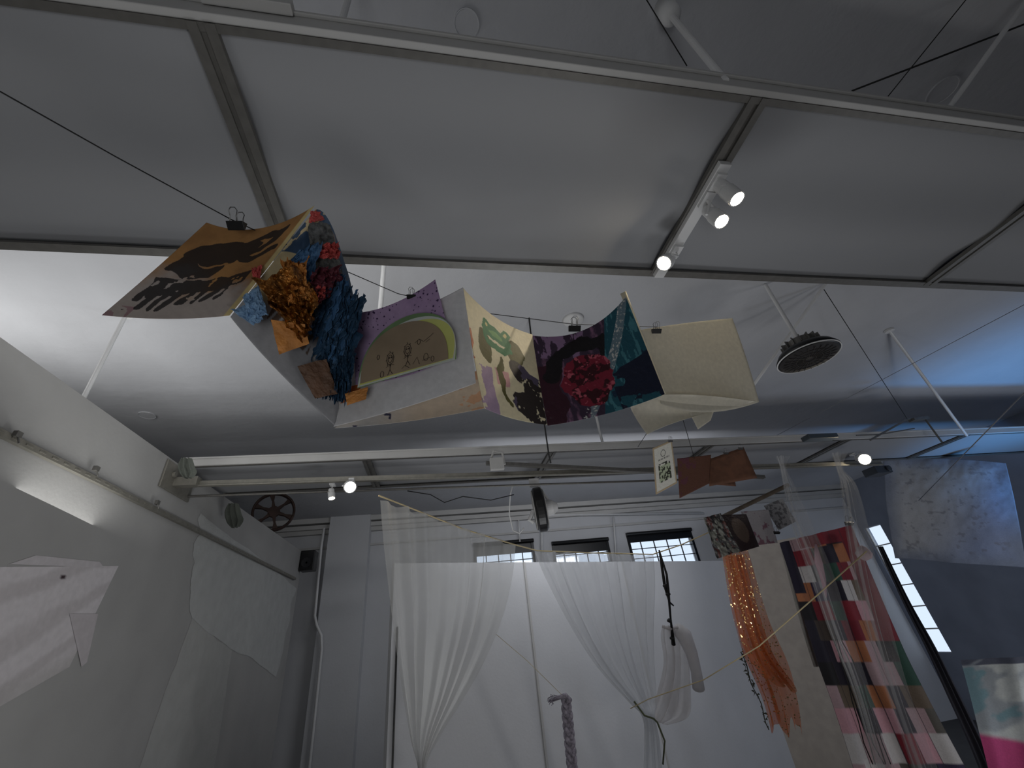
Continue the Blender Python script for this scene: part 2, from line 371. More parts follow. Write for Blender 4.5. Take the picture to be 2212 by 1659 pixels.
# ================================================================ PENDANT LAMP
p=PZ(1725,735,HC-.81); lx,ly,lz=p.x,p.y,p.z
L=root('pendant_lamp','black round high-bay pendant lamp with glass rim','lamp',(lx,ly,HC))
MB().tube([(lx,ly,HC-.01),(lx,ly,lz)],.02,12).obj('lamp_rod',M['white'],parent=L)
m_=MB().lathe((lx,ly,lz-.1),(0,0,1),[(.13,-.02),(.15,0),(.15,.07),(.1,.1),(.03,.12)],32)
for k in range(16):
    a=2*math.pi*k/16; m_.obox((lx+.15*math.cos(a),ly+.15*math.sin(a),lz-.06),(.03*math.cos(a),.03*math.sin(a),0),(-.004*math.sin(a),.004*math.cos(a),0),(0,0,.04))
m_.obj('lamp_housing',M['aludark'],parent=L)
MB().lathe((lx,ly,lz-.22),(0,0,1),[(.27,0.0),(.29,.02),(.25,.08),(.16,.12),(.13,.12)],48).obj('lamp_shade',M['black'],parent=L,smooth=True)
MB().tube([(lx+.285*math.cos(a*math.pi/24),ly+.285*math.sin(a*math.pi/24),lz-.215) for a in range(48)],.006,8,closed=True).obj('rim_ring',M['white'],parent=L,smooth=True)
m_=MB().lathe((lx,ly,lz-.235),(0,0,1),[(.2,0.0),(.265,.012),(.265,.02)],48)
for k in range(24):
    a=2*math.pi*k/24; m_.obox((lx+.14*math.cos(a),ly+.14*math.sin(a),lz-.237),(.1*math.cos(a),.1*math.sin(a),0),(-.002*math.sin(a),.002*math.cos(a),0),(0,0,.003))
for rr in (.06,.12,.18): m_.tube([(lx+rr*math.cos(a*math.pi/24),ly+rr*math.sin(a*math.pi/24),lz-.238) for a in range(48)],.003,6,closed=True)
m_.obj('lamp_grille',M['grille'],parent=L)

# ================================================================ TRACK + SPOTS
def spot_light(loc,target,energy,parent,size=70,blend=.6,col=(1,.87,.68),r=.03):
    ld=bpy.data.lights.new('spot','SPOT'); ld.energy=energy; ld.spot_size=math.radians(size); ld.spot_blend=blend; ld.color=col; ld.shadow_soft_size=r
    o=bpy.data.objects.new('bulb',ld); scene.collection.objects.link(o)
    d=(Vector(target)-Vector(loc)).normalized(); o.rotation_euler=d.to_track_quat('-Z','Y').to_euler()
    o.location=Vector(loc)+d*.01
    if parent is not None: o.parent=parent; o.location-=parent.location
    return o
def spot_head(base,centre,target,length=.17,r=.04,energy=30,label='white cylindrical track spotlight, lit warm',**k):
    base=Vector(base);c=Vector(centre);d=(Vector(target)-c).normalized()
    R=root('track_spotlight',label,'spotlight',base,group='track spotlights')
    a=c-d*length/2
    MB().lathe(a,d,[(r*.7,0),(r*.85,.01),(r*.9,length*.45),(r,length*.5),(r,length),(r*.86,length),(r*.84,length-.015)],28).obj('spotlight_housing',M['white'],parent=R)
    MB().lathe(a,d,[(r*.86,length-.01),(r*.86,length-.001)],28).obj('spotlight_lens',M['lens'],parent=R)
    side=d.cross(Vector((0,0,1))).normalized()*r*1.1
    MB().tube([base,base-Vector((0,0,.05)),c+side],.009,8).tube([base-Vector((0,0,.05)),c-side],.009,8).box(base+Vector((-.03,-.05,-.02)),base+Vector((.03,.05,.0))).obj('spotlight_yoke',M['white'],parent=R)
    spot_light(a+d*(length+.01),target,energy,R,**k)
    return R
ty0=PZ(1565,345,ZC).y; 
MB().box((X2-.035,ty0,ZC-.045),(X2+.035,y1-.0,ZC-.009)).obj('light_track',M['white'],label='white aluminium lighting track under the ceiling panel',cat='lighting track',bevel=.003)
c1=P(1570,412,2.25); spot_head((X2,c1.y,ZC-.045),c1,c1+Vector((.15,-.15,-1)),energy=10,length=.19,r=.043)
c2=P(1543,465,2.35); spot_head((X2,c2.y-.03,ZC-.045),c2,c2+Vector((.0,-.25,-1)),energy=10,length=.17,r=.043)
c3=P(1440,564,2.62); spot_head((X2,c3.y,ZC-.045),c3,P(1080,840,1.6),length=.09,r=.05,energy=40,size=40,blend=1,label='small lit spotlight at the end of the track')
ra=PY(398,1046,5.05); rb=PY(1900,1000,5.05)
MB().obox((ra+rb)/2,(rb-ra)/2,(0,.035,0),(0,0,.028)).obox((ra+rb)/2+Vector((0,-.04,-.03)),(rb-ra)/2,(0,.01,0),(0,0,.008)).obj('curtain_rail',M['alu'],label='long aluminium curtain rail below the ceiling panel',cat='rail',bevel=.004)
ra2=PY(400,1072,5.3); rb2=PY(1640,1030,5.3)
MB().tube([ra2,rb2],.014,10).obj('curtain_wire_rod',M['aludark'],label='thin steel rod parallel to the curtain rail',cat='rail')
rc=PY(1050,1000,4.95); rd=PY(1650,1030,4.95)
m_=MB().obox((rc+rd)/2,(rd-rc)/2,(0,.03,0),(0,0,.02))
for k in range(40):
    q=rc.lerp(rd,(k+.5)/40); m_.obox(q+Vector((0,-.033,0)),(.02,0,0),(0,.003,0),(0,0,.008))
m_.obj('slotted_rail',M['aludark'],label='dark slotted steel rail with holes',cat='rail')
sx=PY(755,1050,4.9); spot_head(sx+Vector((0,.1,.12)),sx,EYE+Vector((.5,.8,-.6)),length=.12,r=.07,energy=26,size=46,blend=1,label='lit spotlight clamped on the curtain rail')
sx=PY(716,1066,5.2); spot_head(sx+Vector((0,0,.12)),sx,sx+Vector((.2,-.2,-1)),length=.13,r=.04,energy=1,label='small white spotlight hanging under the rail')
sx=PY(1865,990,4.9); spot_head(sx+Vector((0,.1,.12)),sx,Vector((2.6,.8,.4)),length=.12,r=.085,energy=45,size=60,blend=1,label='lit spotlight near the sheer veils')
bp_=PX(385,1040,-2.885)
MB().obox(bp_,(.01,0,0),(0,.3,0),(0,0,.15)).obox(bp_+Vector((.12,-.05,-.03)),(.12,0,0),(0,.05,0),(0,0,.05)).lathe(bp_+Vector((.01,-.15,.03)),(1,0,0),[(.03,0),(.03,.03)],12).lathe(bp_+Vector((.01,.15,.03)),(1,0,0),[(.03,0),(.03,.03)],12).obj('mounting_bracket',M['alu'],label='painted steel bracket holding the rail on the wall',cat='bracket',bevel=.004)
greycloth=mat('grey_rag',S(178,176,170),.9,bump=.4)
rag=mat('dark_rag',S(84,88,82),.95,bump=.4)
for (u,v,h,t,w) in [(404,1004,30,4.35,20),(505,1105,36,5.5,20)]:
    drape('cloth_rag',[(u-w*.6,v-h*.5,t,u+w*.5,v-h*.5,t),(u-w,v,t,u+w*.8,v+4,t),(u-w*.8,v+h*.6,t,u+w,v+h*.5,t),(u-w*.2,v+h*1.0,t,u+w*.6,v+h*.9,t)],rag,pleats=3,amp=.02,n=24,w=40,label='crumpled grey cloth hanging from the wall top',cat='cloth',group='grey rags')
a=PX(-60,905,-2.87); b_=PX(638,1250,-2.87)
m_=MB().obox((a+b_)/2,(b_-a)/2,(.018,0,0),(0,0,.022))
for k in range(60):
    q=a.lerp(b_,(k+.5)/60); m_.obox(q+Vector((.02,0,0)),(.003,0,0),(0,.03,0),(0,0,.005))
m_.obj('picture_rail',M['alu'],label='slotted white picture rail along the grey wall',cat='rail')
for (u,v) in [(38,938),(208,1012),(340,1085)]:
    q=PX(u,v,-2.84); MB().obox(q,(.014,0,0),(0,.022,0),(0,0,.02)).tube([q,q+Vector((.02,.02,-.06))],.006).obj('rail_clamp',M['aludark'],label='small metal clamp on the picture rail',cat='clamp',group='rail clamps')

# ================================================================ FILM REEL, SPEAKER
c=PX(590,1112,-2.96); Rr=.355; c.z=3.7+Rr
ax=(EYE-c); ax.z=0; ax=ax.normalized()
e1=ax.cross(Vector((0,0,1))).normalized(); e2=Vector((0,0,1))
R_=root('film_reel','old metal film reel with round openings standing on wall top','film reel',(c.x,c.y,3.7))
rust=mat('rusty_metal',S(60,42,36),.5,.5,var=.3)
for sgn in (-1,1):
    m_=MB(); o=c+ax*.03*sgn
    m_.tube([o+(e1*math.cos(k*math.pi/32)+e2*math.sin(k*math.pi/32))*(Rr-.02) for k in range(64)],.022,8,closed=True)
    m_.lathe(o-ax*.004,ax,[(.1,0),(.1,.008)],32)
    for k in range(6):
        q=k*math.pi/3+.3; d=e1*math.cos(q)+e2*math.sin(q); s_=e1*-math.sin(q)+e2*math.cos(q)
        m_.add([o+d*.08+s_*.03,o+d*.08-s_*.03,o+d*.2-s_*.016,o+d*.34-s_*.05,o+d*.34+s_*.05,o+d*.2+s_*.016],[(0,1,2,3,4,5)])
    m_.obj('reel_flange',rust,parent=R_,solid=.004)
MB().lathe(c-ax*.03,ax,[(.09,0),(.09,.06)],24).obj('reel_hub',M['black'],parent=R_)
q=PX(655,1213,-2.86)
S_=root('loudspeaker','small black loudspeaker mounted at the end of the wall','speaker',q)
MB().box(q+Vector((-.035,-.15,-.2)),q+Vector((.26,.15,.2))).obj('speaker_cabinet',M['black'],parent=S_,bevel=.02)
MB().lathe(q+Vector((.11,-.155,-.05)),(0,-1,0),[(.1,0),(.1,.01),(.06,.004),(.02,0)],24).obj('speaker_cone',mat('cone',S(35,35,38),.6),parent=S_)
def pipe(pts,r,lab='white painted conduit pipe on the wall'): return MB().tube(pts,r,10).obj('conduit_pipe',M['white'],label=lab,cat='pipe',smooth=True,group='white wall conduits')
pts=[PY(u,v,11.05) for u,v in [(700,1140),(694,1180),(680,1330),(684,1350),(694,1372),(695,1400),(685,1500),(668,1659),(664,1720)]]
pipe(pts,.03)
pipe([PY(640,1120,11.4),PY(1520,1108,11.4)],.03); pipe([PY(720,1098,11.4),PY(1500,1090,11.4)],.02)
pipe([PY(1170,1118,11.4),PY(1171,1215,11.4)],.025); pipe([PY(1325,1116,11.4),PY(1332,1215,11.4)],.025)
pipe([PY(1120,1120,11.4),PY(1123,1170,11.4)],.02)

# ================================================================ HANGING FAN
q=P(1166,1100,5.7); ax=Vector((.97,-.2,.05)).normalized()
Fn=root('wall_fan','round black drum fan on white bracket hanging from the rail','fan',q)
MB().lathe(q-ax*.07,ax,[(.27,0),(.3,.02),(.3,.12),(.27,.14)],40).obj('fan_drum',M['black'],parent=Fn,smooth=False,bevel=.006)
m_=MB()
for s_ in (-1,1):
    o=q+ax*.08*s_; a1=ax.cross(Vector((0,0,1))).normalized(); a2=ax.cross(a1)
    for rr in (.08,.14,.2,.26): m_.tube([o+(a1*math.cos(k*math.pi/20)+a2*math.sin(k*math.pi/20))*rr for k in range(40)],.005,6,closed=True)
    for k in range(12): 
        g=k*math.pi/6; m_.tube([o,o+(a1*math.cos(g)+a2*math.sin(g))*.27],.004,5)
m_.obj('fan_grille',M['rim'],parent=Fn)
m_=MB().lathe(q+ax*.08,ax,[(.11,0),(.1,.1),(.06,.16),(.05,.17)],24).tube([q+ax*.12,q+ax*.14+Vector((0,0,.1)),q+ax*.03+Vector((0,0,.33)),q+Vector((0,0,.42))],.018,8).tube([q-ax*.09,q-ax*.16+Vector((0,0,-.12)),q-ax*.1+Vector((0,0,-.16))],.03,8).obox(q+Vector((-.03,0,.38)),(.07,0,0),(0,.02,0),(0,0,.06))
m_.obj('fan_bracket',M['white'],parent=Fn)
cab=[P(u,v,5.6) for u,v in [(1108,1045),(1102,1070),(1100,1110),(1108,1145),(1122,1152),(1132,1140)]]
wire('power_cable',cab,.009,M['white'],'white power cable looping down to the fan','cable')
m_=MB().box(PY(1058,988,4.85),PY(1090,1012,4.85)+Vector((0,.06,0))).tube([PY(1062,988,4.9),PY(1066,975,4.9),PY(1085,978,4.9),PY(1090,1003,4.9)],.018,8)
m_.obj('cable_box',M['rim'],label='grey metal junction box with bent pipe on the rail',cat='junction box',bevel=.004)
wire('hanging_cable',[P(1131,606,4.6),P(1138,640,4.7),P(1146,715,4.75),P(1165,840,4.9),P(1186,985,5.1),P(1190,1000,5.1)],.009,M['blackwire'],'thin black cable hanging from the plaster ceiling','cable')

# ================================================================ MAIN ARTIST BOOK
def pA(s,t):
    n=fbm(s*5,t*5,1); n2=fbm(s*9,t*9,2); ws=s+(fbm(s*6,t*6,3,3)-.5)*.12; wt=t+(fbm(s*6+9,t*6,4,3)-.5)*.12
    c=np.ones(s.shape+(3,))*np.array(S(176,130,78))
    c=mixc(c,sm(.35,.7,n)*.6,(146,104,64)); c=mixc(c,sm(.62,.95,t+(1-s)*.35+(n-.5)*.5-.05)*.9,(178,170,165))
    c=mixc(c,sm(.93,.95,s)*1.,(215,195,140))
    c=mixc(c,(t>.9)&(s<.16)&(n>.48),(155,125,128))
    K=ell(ws,wt,.38,.3,.3,.13,-.15)|ell(ws,wt,.5,.24,.2,.09,-.1)|stroke(ws,wt,[(.5,.2),(.66,.12),(.8,.12),(.76,.26),(.62,.34),(.72,.4),(.88,.34)],.035)
    K|=inpoly(ws,wt,[(.1,.38),(.35,.46),(.52,.42),(.45,.56),(.3,.6),(.08,.52)])
    K|=inpoly(ws,wt,[(.08,.62),(.45,.6),(.66,.54),(.86,.54),(.8,.66),(.55,.74),(.1,.78)])
    for k in range(8):
        a=.1+k*.09; K|=stroke(ws,wt,[(a+.05,.66-.012*k),(a-.01,.82-.01*k),(a-.03,.92-.02*k)],.026)
    K&=~((n2>.68)&(t>.55))
    c=mixc(c,K*.92,(34,31,32)); return c
def pB(s,t):
    n=fbm(s*6,t*6,11); c=np.ones(s.shape+(3,))*np.array(S(226,208,165))
    c=mixc(c,sm(.35,.6,s+(n-.5)*.1),(130,122,122)); c=mixc(c,sm(.75,.8,t),(175,175,178))
    c=mixc(c,(s>.25)&(s<.65)&(t>.5)&(t<.85)&(np.sin((s*1+t*.4)*90)>-.6),(112,92,80))
    c=mixc(c,(t<.4)&(n>.4),(70,95,125)); return c
def pC(s,t):
    n=fbm(s*4,t*4,12); c=np.ones(s.shape+(3,))*np.array(S(224,223,224)); c=mixc(c,sm(.4,.7,n)*.3,(202,200,197))
    c=mixc(c,(t>.66)&(t<.8)&(s<.12),(205,125,70)); return c
def pD(s,t):
    n=fbm(s*6,t*6,21); ws=s+(n-.5)*.12; wt=t+(fbm(s*6+5,t*6,22)-.5)*.1
    c=np.ones(s.shape+(3,))*np.array(S(240,230,198))
    c=mixc(c,(ws<.03)&(t<.55)&(t>.3),(215,140,105)); c=mixc(c,(ws<.28)&(wt>.62)&(n>.42),(190,165,190)); c=mixc(c,(ws>.35)&(ws<.5)&(wt>.6)&(wt<.75),(225,175,175))
    O=ell(ws,wt,.24,.4,.1,.13)|ell(ws,wt,.68,.36,.13,.15,.3)|stroke(ws,wt,[(.2,.3),(.17,.45),(.25,.52)],.05)|stroke(ws,wt,[(.45,.5),(.4,.62),(.42,.8),(.5,.88)],.025)
    c=mixc(c,O,(105,100,55))
    G=ell(ws,wt,.42,.25,.22,.09,.25)|ell(ws,wt,.3,.17,.07,.06)|ell(ws,wt,.55,.2,.07,.06)|stroke(ws,wt,[(.25,.25),(.3,.38),(.5,.42),(.62,.35)],.03)
    c=mixc(c,G,(62,135,88)); c=mixc(c,ell(ws,wt,.42,.26,.1,.035,.25),(120,175,110)); c=mixc(c,ell(ws,wt,.3,.17,.025,.02)|ell(ws,wt,.55,.2,.025,.02),(225,215,150))
    K=ell(ws,wt,.8,.62,.28,.14,.5)|inpoly(ws,wt,[(.55,.55),(1.1,.5),(1.1,1.1),(.6,.95),(.5,.8),(.72,.75)])
    c=mixc(c,K&~((fbm(s*18,t*18,24)>.66)),(52,44,44)); c=mixc(c,(K)&(n>.55),(95,85,110)); return c
def pE(s,t):
    n=fbm(s*5,t*5,31); f=fbm(s*30,t*8,32); ws=s+(n-.5)*.16; wt=t+(fbm(s*5+5,t*5,33)-.5)*.16
    c=np.ones(s.shape+(3,))*np.array(S(62,45,66)); c=mixc(c,sm(.5,.75,f),(140,100,128)); c=mixc(c,(ws<.2)&(wt>.35),(60,22,38)); c=mixc(c,(ws<.45)&(wt<.25)&(f>.5),(145,115,150))
    c=mixc(c,stroke(ws,wt,[(.12,.5),(.2,.2),(.4,.12),(.6,.15),(.62,.35)],.06),(22,16,20))
    T=(s+t*.25>.72); c=mixc(c,T,(28,85,100)); c=mixc(c,T&(n>.55),(16,45,70)); c=mixc(c,T&(f>.62),(70,130,140))
    W=np.abs(s-(.95-.62*t))<.05+.02*n; c=mixc(c,W*.8*(s+t*.25>.6),(120,140,150))
    c=mixc(c,W&(fbm(s*60,t*60,35)>.62),(205,205,200)); c=mixc(c,(s>.62)&(t>.55)&(n>.42),(18,26,50))
    Rd=ell(ws,wt,.42,.55,.21,.3,-.1); c=mixc(c,Rd,(132,30,52)); c=mixc(c,Rd&(fbm(s*14,t*14,36)>.56),(60,8,20)); c=mixc(c,Rd&(fbm(s*22,t*22,37)>.66),(195,92,108))
    return c
def pPur(s,t):
    n=fbm(s*4,t*4,41); c=np.ones(s.shape+(3,))*np.array(S(190,162,198)); c=mixc(c,sm(.4,.7,n)*.6,(168,140,180))
    for k in range(170):
        a,b,r=rng.rand(),rng.rand()**1.5,rng.rand()*.009+.003; c=mixc(c,((s-a)**2+((t-b)*.9)**2)<r*r,(62,38,82))
    return c
def pF(s,t):
    n=fbm(s*3,t*3,51); c=np.ones(s.shape+(3,))*np.array(S(228,223,208)); return mixc(c,sm(.4,.8,n)*.2,(212,206,190))
B=root('accordion_book','large folded artist book with painted and collaged pages hanging from wire','artist book',P(860,640,1.6))
A9=[(446,480,1.28),(565,492,1.36),(680,443,1.47),(345,572,1.16),(470,585,1.25),(590,563,1.36),(220,680,1.05),(370,688,1.14),(496,681,1.25)]
sheet('painted_page',A9,M['vpaper'],n=240,mm=240,colf=pA,parent=B,label='orange page with black bird painting')
B9=[(682,452,1.475),(712,478,1.55),(742,560,1.66),(590,566,1.36),(680,610,1.5),(768,720,1.64),(498,684,1.25),(600,800,1.34),(722,918,1.44)]
sheet('collage_page',B9,M['vpaper'],n=160,mm=160,colf=pB,parent=B,label='cream and grey collage base page')
C9=[(766,690,1.64),(880,672,1.63),(1000,620,1.6),(752,800,1.55),(890,765,1.55),(1016,725,1.55),(720,921,1.44),(880,878,1.48),(1028,827,1.5)]
sheet('collage_page',C9,M['vpaper'],n=120,mm=120,colf=pC,parent=B,label='pale grey page carrying purple sheet')
sheet('purple_sheet',[(765,676,1.62),(850,655,1.61),(940,603,1.58),(765,755,1.57),(865,735,1.56),(962,688,1.55),(768,830,1.49),(875,812,1.49),(984,768,1.5)],M['vpaper'],n=220,mm=220,colf=pPur,parent=B,label='purple paper with dark paint speckles')
def dome(name,bl,br,h,t,col,tb,inner=0.0,label=None,thick=.002):
    a=P(*bl,t);b=P(*br,t); top=P(*h,tb); mid=(a+b)/2; ux=(b-a)/2; uy=top-mid
    vs=[a,b]+[mid+ux*math.cos(k*math.pi/40)+uy*(math.sin(k*math.pi/40)**.75) for k in range(1,40)]
    return MB().add(vs,[tuple(range(len(vs)))]).obj(name,col,parent=B,solid=thick,label=label),(mid,ux,uy)
dome('arched_card',(772,838),(985,775),(886,680),1.475,mat('green_card',S(120,150,105),.8,var=.2),1.545,label='green arched card edge')
dome('arched_card',(772,836),(982,776),(895,687),1.468,mat('white_card',S(200,205,200),.8),1.538,label='white arched card')
dome('arched_card',(776,832),(978,772),(900,693),1.462,mat('yellow_card',S(205,208,120),.8,var=.1),1.532,label='yellow-green arched card')
_,(mid,ux,uy)=dome('arched_card',(778,828),(968,774),(874,697),1.456,mat('brown_drawing_paper',S(150,132,108),.8,var=.12,scale=8),1.526,label='brown arched drawing with pencil figures')
nn=ux.cross(uy).normalized(); nn=nn if nn.dot(EYE-mid)>0 else -nn
def D(x,y): return mid+ux*x+uy*y+nn*.003
m_=MB()
def circ(x,y,r,w=.0009,n=16): m_.tube([D(x+r*math.cos(2*math.pi*k/n),y+r*1.5*math.sin(2*math.pi*k/n)) for k in range(n)],w,4,closed=True)
def ln(pts,w=.0009): m_.tube([D(*p) for p in pts],w,4)
for (x,y) in [(-.32,.2),(.08,.28)]:
    circ(x,y+.12,.05); circ(x,y+.12,.08); ln([(x,y+.04),(x,y-.1)]); ln([(x,y),(x-.09,y-.04)]); ln([(x,y),(x+.09,y-.02)]); ln([(x,y-.1),(x-.05,y-.2)]); ln([(x,y-.1),(x+.06,y-.2)])
    circ(x-.02,y+.14,.008); circ(x+.025,y+.14,.008)
    for k in range(8): ln([(x+.08*math.cos(k*.8),y+.12+.12*math.sin(k*.8)),(x+.1*math.cos(k*.8+.1),y+.12+.16*math.sin(k*.8+.1))])
ln([(.25,.5),(.35,.56),(.45,.48),(.6,.55),(.68,.6)]); circ(.34,.5,.035); ln([(.5,.45),(.6,.5)]); circ(.5,.15,.05); ln([(.42,.1),(.6,.12)]); circ(.65,.08,.035); circ(-.6,.42,.03); circ(-.5,.05,.04); ln([(.2,.08),(.3,.2),(.35,.05)])
ln([(-.05,.05),(.02,.1),(.12,.03)])
m_.obj('pencil_drawing',mat('pencil',S(60,48,42),.8),parent=B,label='thin pencil figures and ships')
def pU(s,t):
    n=fbm(s*8,t*3,61); c=np.ones(s.shape+(3,))*np.array(S(218,202,182)); c=mixc(c,sm(.6,.15,s),(200,198,196)); c=mixc(c,(n>.52)&(s<.35)&(t>.35),(60,60,90)); c=mixc(c,(n<.36)&(s>.5),(222,180,145)); return c
sheet('collage_page',[(758,880,1.56),(880,860,1.6),(1030,800,1.65),(740,905,1.5),(890,885,1.57),(1038,845,1.62),(722,924,1.455),(890,908,1.53),(1046,881,1.57)],M['vpaper'],n=60,mm=120,colf=pU,parent=B,label='warm lit folded underside page')
D9=[(1001,622,1.6),(1075,688,1.78),(1150,722,1.95),(1022,760,1.58),(1090,780,1.72),(1165,820,1.86),(1046,881,1.57),(1112,905,1.67),(1182,917,1.77)]
sheet('painted_page',D9,M['vpaper'],n=200,mm=170,colf=pD,parent=B,label='cream page with green frog-like creature painting')
E9=[(1149,724,1.95),(1262,712,1.98),(1352,640,2.02),(1165,820,1.86),(1285,805,1.89),(1394,745,1.93),(1183,919,1.77),(1315,892,1.8),(1436,851,1.84)]
sheet('painted_page',E9,M['vpaint'],n=240,mm=240,colf=pE,parent=B,label='dark purple, crimson and teal painted page')
sheet('cream_page_edge',[(1340,634,2.05),(1352,628,2.06),(1438,850,1.87),(1430,856,1.86)],M['card'],n=8,mm=4,parent=B,label='cream backing edge')
T_={'blue':tissue('blue_tissue',S(62,102,142)),'light':tissue('light_blue_tissue',S(130,165,200)),'navy':tissue('navy_tissue',S(40,72,100)),'pink':tissue('coral_tissue',S(208,92,88)),'maroon':tissue('maroon_tissue',S(95,34,48)),'grey':mat('grey_textured_paper',S(110,112,112),.8,var=.4,scale=60,bump=.8,bscale=60),'org':tissue('orange_tissue',S(208,138,66)),'brown':tissue('brown_tissue',S(110,80,60))}
def tis(c,k,amp=.02,fr=7,seed=1,edge=.15,lab=None):
    sheet('tissue_paper',c,M['gold'] if k=='gold' else T_[k],n=34,mm=34,amp=amp,freq=fr,seed=seed,edge=edge,parent=B,smooth=False,solid=.0008,label=lab)
tis([(655,535,1.42),(700,520,1.46),(672,612,1.42),(590,600,1.33)],'blue',.02,6,3,.2,'blue crumpled tissue')
tis([(666,478,1.46),(714,484,1.5),(742,598,1.58),(672,585,1.45)],'grey',.008,5,4,.06,'grey textured paper')
tis([(630,560,1.38),(668,530,1.42),(660,590,1.42),(600,600,1.35)],'blue',.015,6,5,.2,'blue crumpled tissue')
tis([(525,640,1.25),(560,615,1.28),(578,680,1.28),(535,695,1.25)],'light',.015,6,6,.15,'light blue tissue')
tis([(498,668,1.245),(560,650,1.27),(570,690,1.28),(545,702,1.26)],'light',.012,6,26,.15,'light blue tissue')
tis([(543,578,1.3),(566,574,1.32),(562,600,1.3),(548,604,1.29)],'pink',.01,6,7,.2,'coral tissue scrap')
tis([(585,690,1.27),(658,700,1.33),(668,742,1.36),(603,765,1.3)],'org',.004,4,8,.03,'flat orange tissue')
tis([(555,608,1.28),(640,562,1.32),(690,650,1.38),(650,735,1.33)],'gold',.05,5,9,.2,'glittering gold cellophane')
tis([(575,650,1.27),(640,625,1.3),(680,690,1.36),(655,740,1.33)],'gold',.05,8,19,.25,'glittering gold cellophane')
tis([(605,570,1.32),(665,560,1.37),(668,650,1.36),(625,655,1.31)],'org',.05,7,39,.3,'orange cellophane sheet')
tis([(682,528,1.46),(732,522,1.5),(734,556,1.52),(690,560,1.47)],'pink',.03,9,10,.35,'coral crumpled tissue')
tis([(672,455,1.46),(692,458,1.48),(700,475,1.5),(668,482,1.46)],'pink',.01,6,29,.2,'coral tissue scrap')
tis([(668,585,1.4),(735,570,1.5),(730,640,1.5),(680,660,1.42)],'maroon',.04,8,11,.3,'maroon crumpled tissue')
tis([(655,640,1.4),(700,610,1.44),(705,640,1.45),(675,660,1.41)],'pink',.03,9,41,.35,'coral crumpled tissue')
for i in range(11):
    x=705+i*5+random.uniform(-6,6); y=598+i*6+random.uniform(-15,15); L_=random.uniform(90,170)
    tis([(x,y,1.48),(x+26,y-8,1.52),(x-12+random.uniform(-14,22),y+L_,1.46),(x-36+random.uniform(-10,10),y+L_-12,1.43)],'navy' if i%4 else 'blue',.045,6,50+i,.35,'dark blue torn tissue')
for i in range(7):
    x=690+i*9; y=760+random.uniform(-20,20)
    tis([(x,y,1.44),(x+25,y,1.46),(x+10,min(y+100,905),1.43),(x-5,min(y+90,890),1.42)],'navy',.03,6,80+i,.35,'dark blue torn tissue')
tis([(642,790,1.36),(705,775,1.42),(730,850,1.42),(680,860,1.38)],'brown',.006,4,91,.05,'brown hatched paper')
tis([(745,850,1.42),(795,835,1.45),(790,862,1.43),(750,875,1.42)],'org',.004,4,92,.05,'orange paper scrap')
B2=root('accordion_book','blank cream folded paper book clipped on the wire','artist book',P(1500,700,2.3))
sheet('blank_page',[(1385,712,2.25),(1485,697,2.35),(1582,687,2.45),(1408,795,2.2),(1510,790,2.28),(1614,778,2.38),(1428,872,2.12),(1530,890,2.2),(1640,868,2.32)],M['vpaper'],colf=pF,parent=B2,label='blank cream page')
sheet('blank_page',[(1362,880,2.2),(1440,852,2.1),(1632,866,2.3),(1375,905,2.16),(1460,885,2.18),(1580,882,2.26),(1398,938,2.1),(1450,915,2.14),(1525,892,2.22)],M['vpaper'],colf=pF,parent=B2,label='curled blank page')
sheet('blank_page',[(1488,888,2.2),(1545,880,2.24),(1535,908,2.2),(1508,927,2.17)],M['vpaper'],colf=pF,parent=B2,n=10,mm=10,label='folded paper flap')
sheet('blank_page',[(1355,760,2.4),(1400,712,2.3),(1440,860,2.2),(1370,880,2.25)],M['vpaper'],colf=pF,parent=B2,n=16,mm=16,label='grey-shaded blank page')

def clip(u,v,t,w=34,col='black',lab='black binder clip gripping paper on the wire'):
    k=w*t/888/2; c=P(u,v,t); r=(P(u+10,v,t)-c).normalized(); d=(P(u,v+10,t)-c).normalized(); n_=r.cross(d)
    R=root('binder_clip',lab,'binder clip',c,group='binder clips on wires')
    MB().add([c+r*k*s_+d*a*k+n_*b*k for s_ in(-1,1) for a,b in((.6,.06),(-.35,.5),(-.35,-.5),(.6,-.06))],[(0,1,2,3),(7,6,5,4),(0,4,5,1),(1,5,6,2),(2,6,7,3),(3,7,4,0)]).obj('clip_body',M['black'] if col=='black' else M['steel'],parent=R,bevel=.0006)
    for s_ in(-1,1):
        pts=[c+r*k*x-d*k*y+n_*k*s_*(.45+.15*y) for x,y in((-.45,.3),(-.4,1.0),(-.5,1.5),(-.25,1.85),(.25,1.85),(.5,1.5),(.4,1.0),(.45,.3))]
        MB().tube(pts,k*.06,6).obj('clip_handle',M['steel'],parent=R,smooth=True)
clip(511,486,1.27,36); clip(1241,708,1.93,26); clip(1418,714,2.22,20); clip(889,640,1.6,20)
wp=[(-150,110,.85),(0,197,.92),(250,338,1.08),(500,474,1.28),(740,582,1.68),(860,634,1.75),(1050,676,1.9),(1240,700,1.97),(1420,706,2.28)]
wire('hanging_wire',[P(*q) for q in wp],.0018,M['blackwire'],'thin dark wire carrying the folded books','wire')

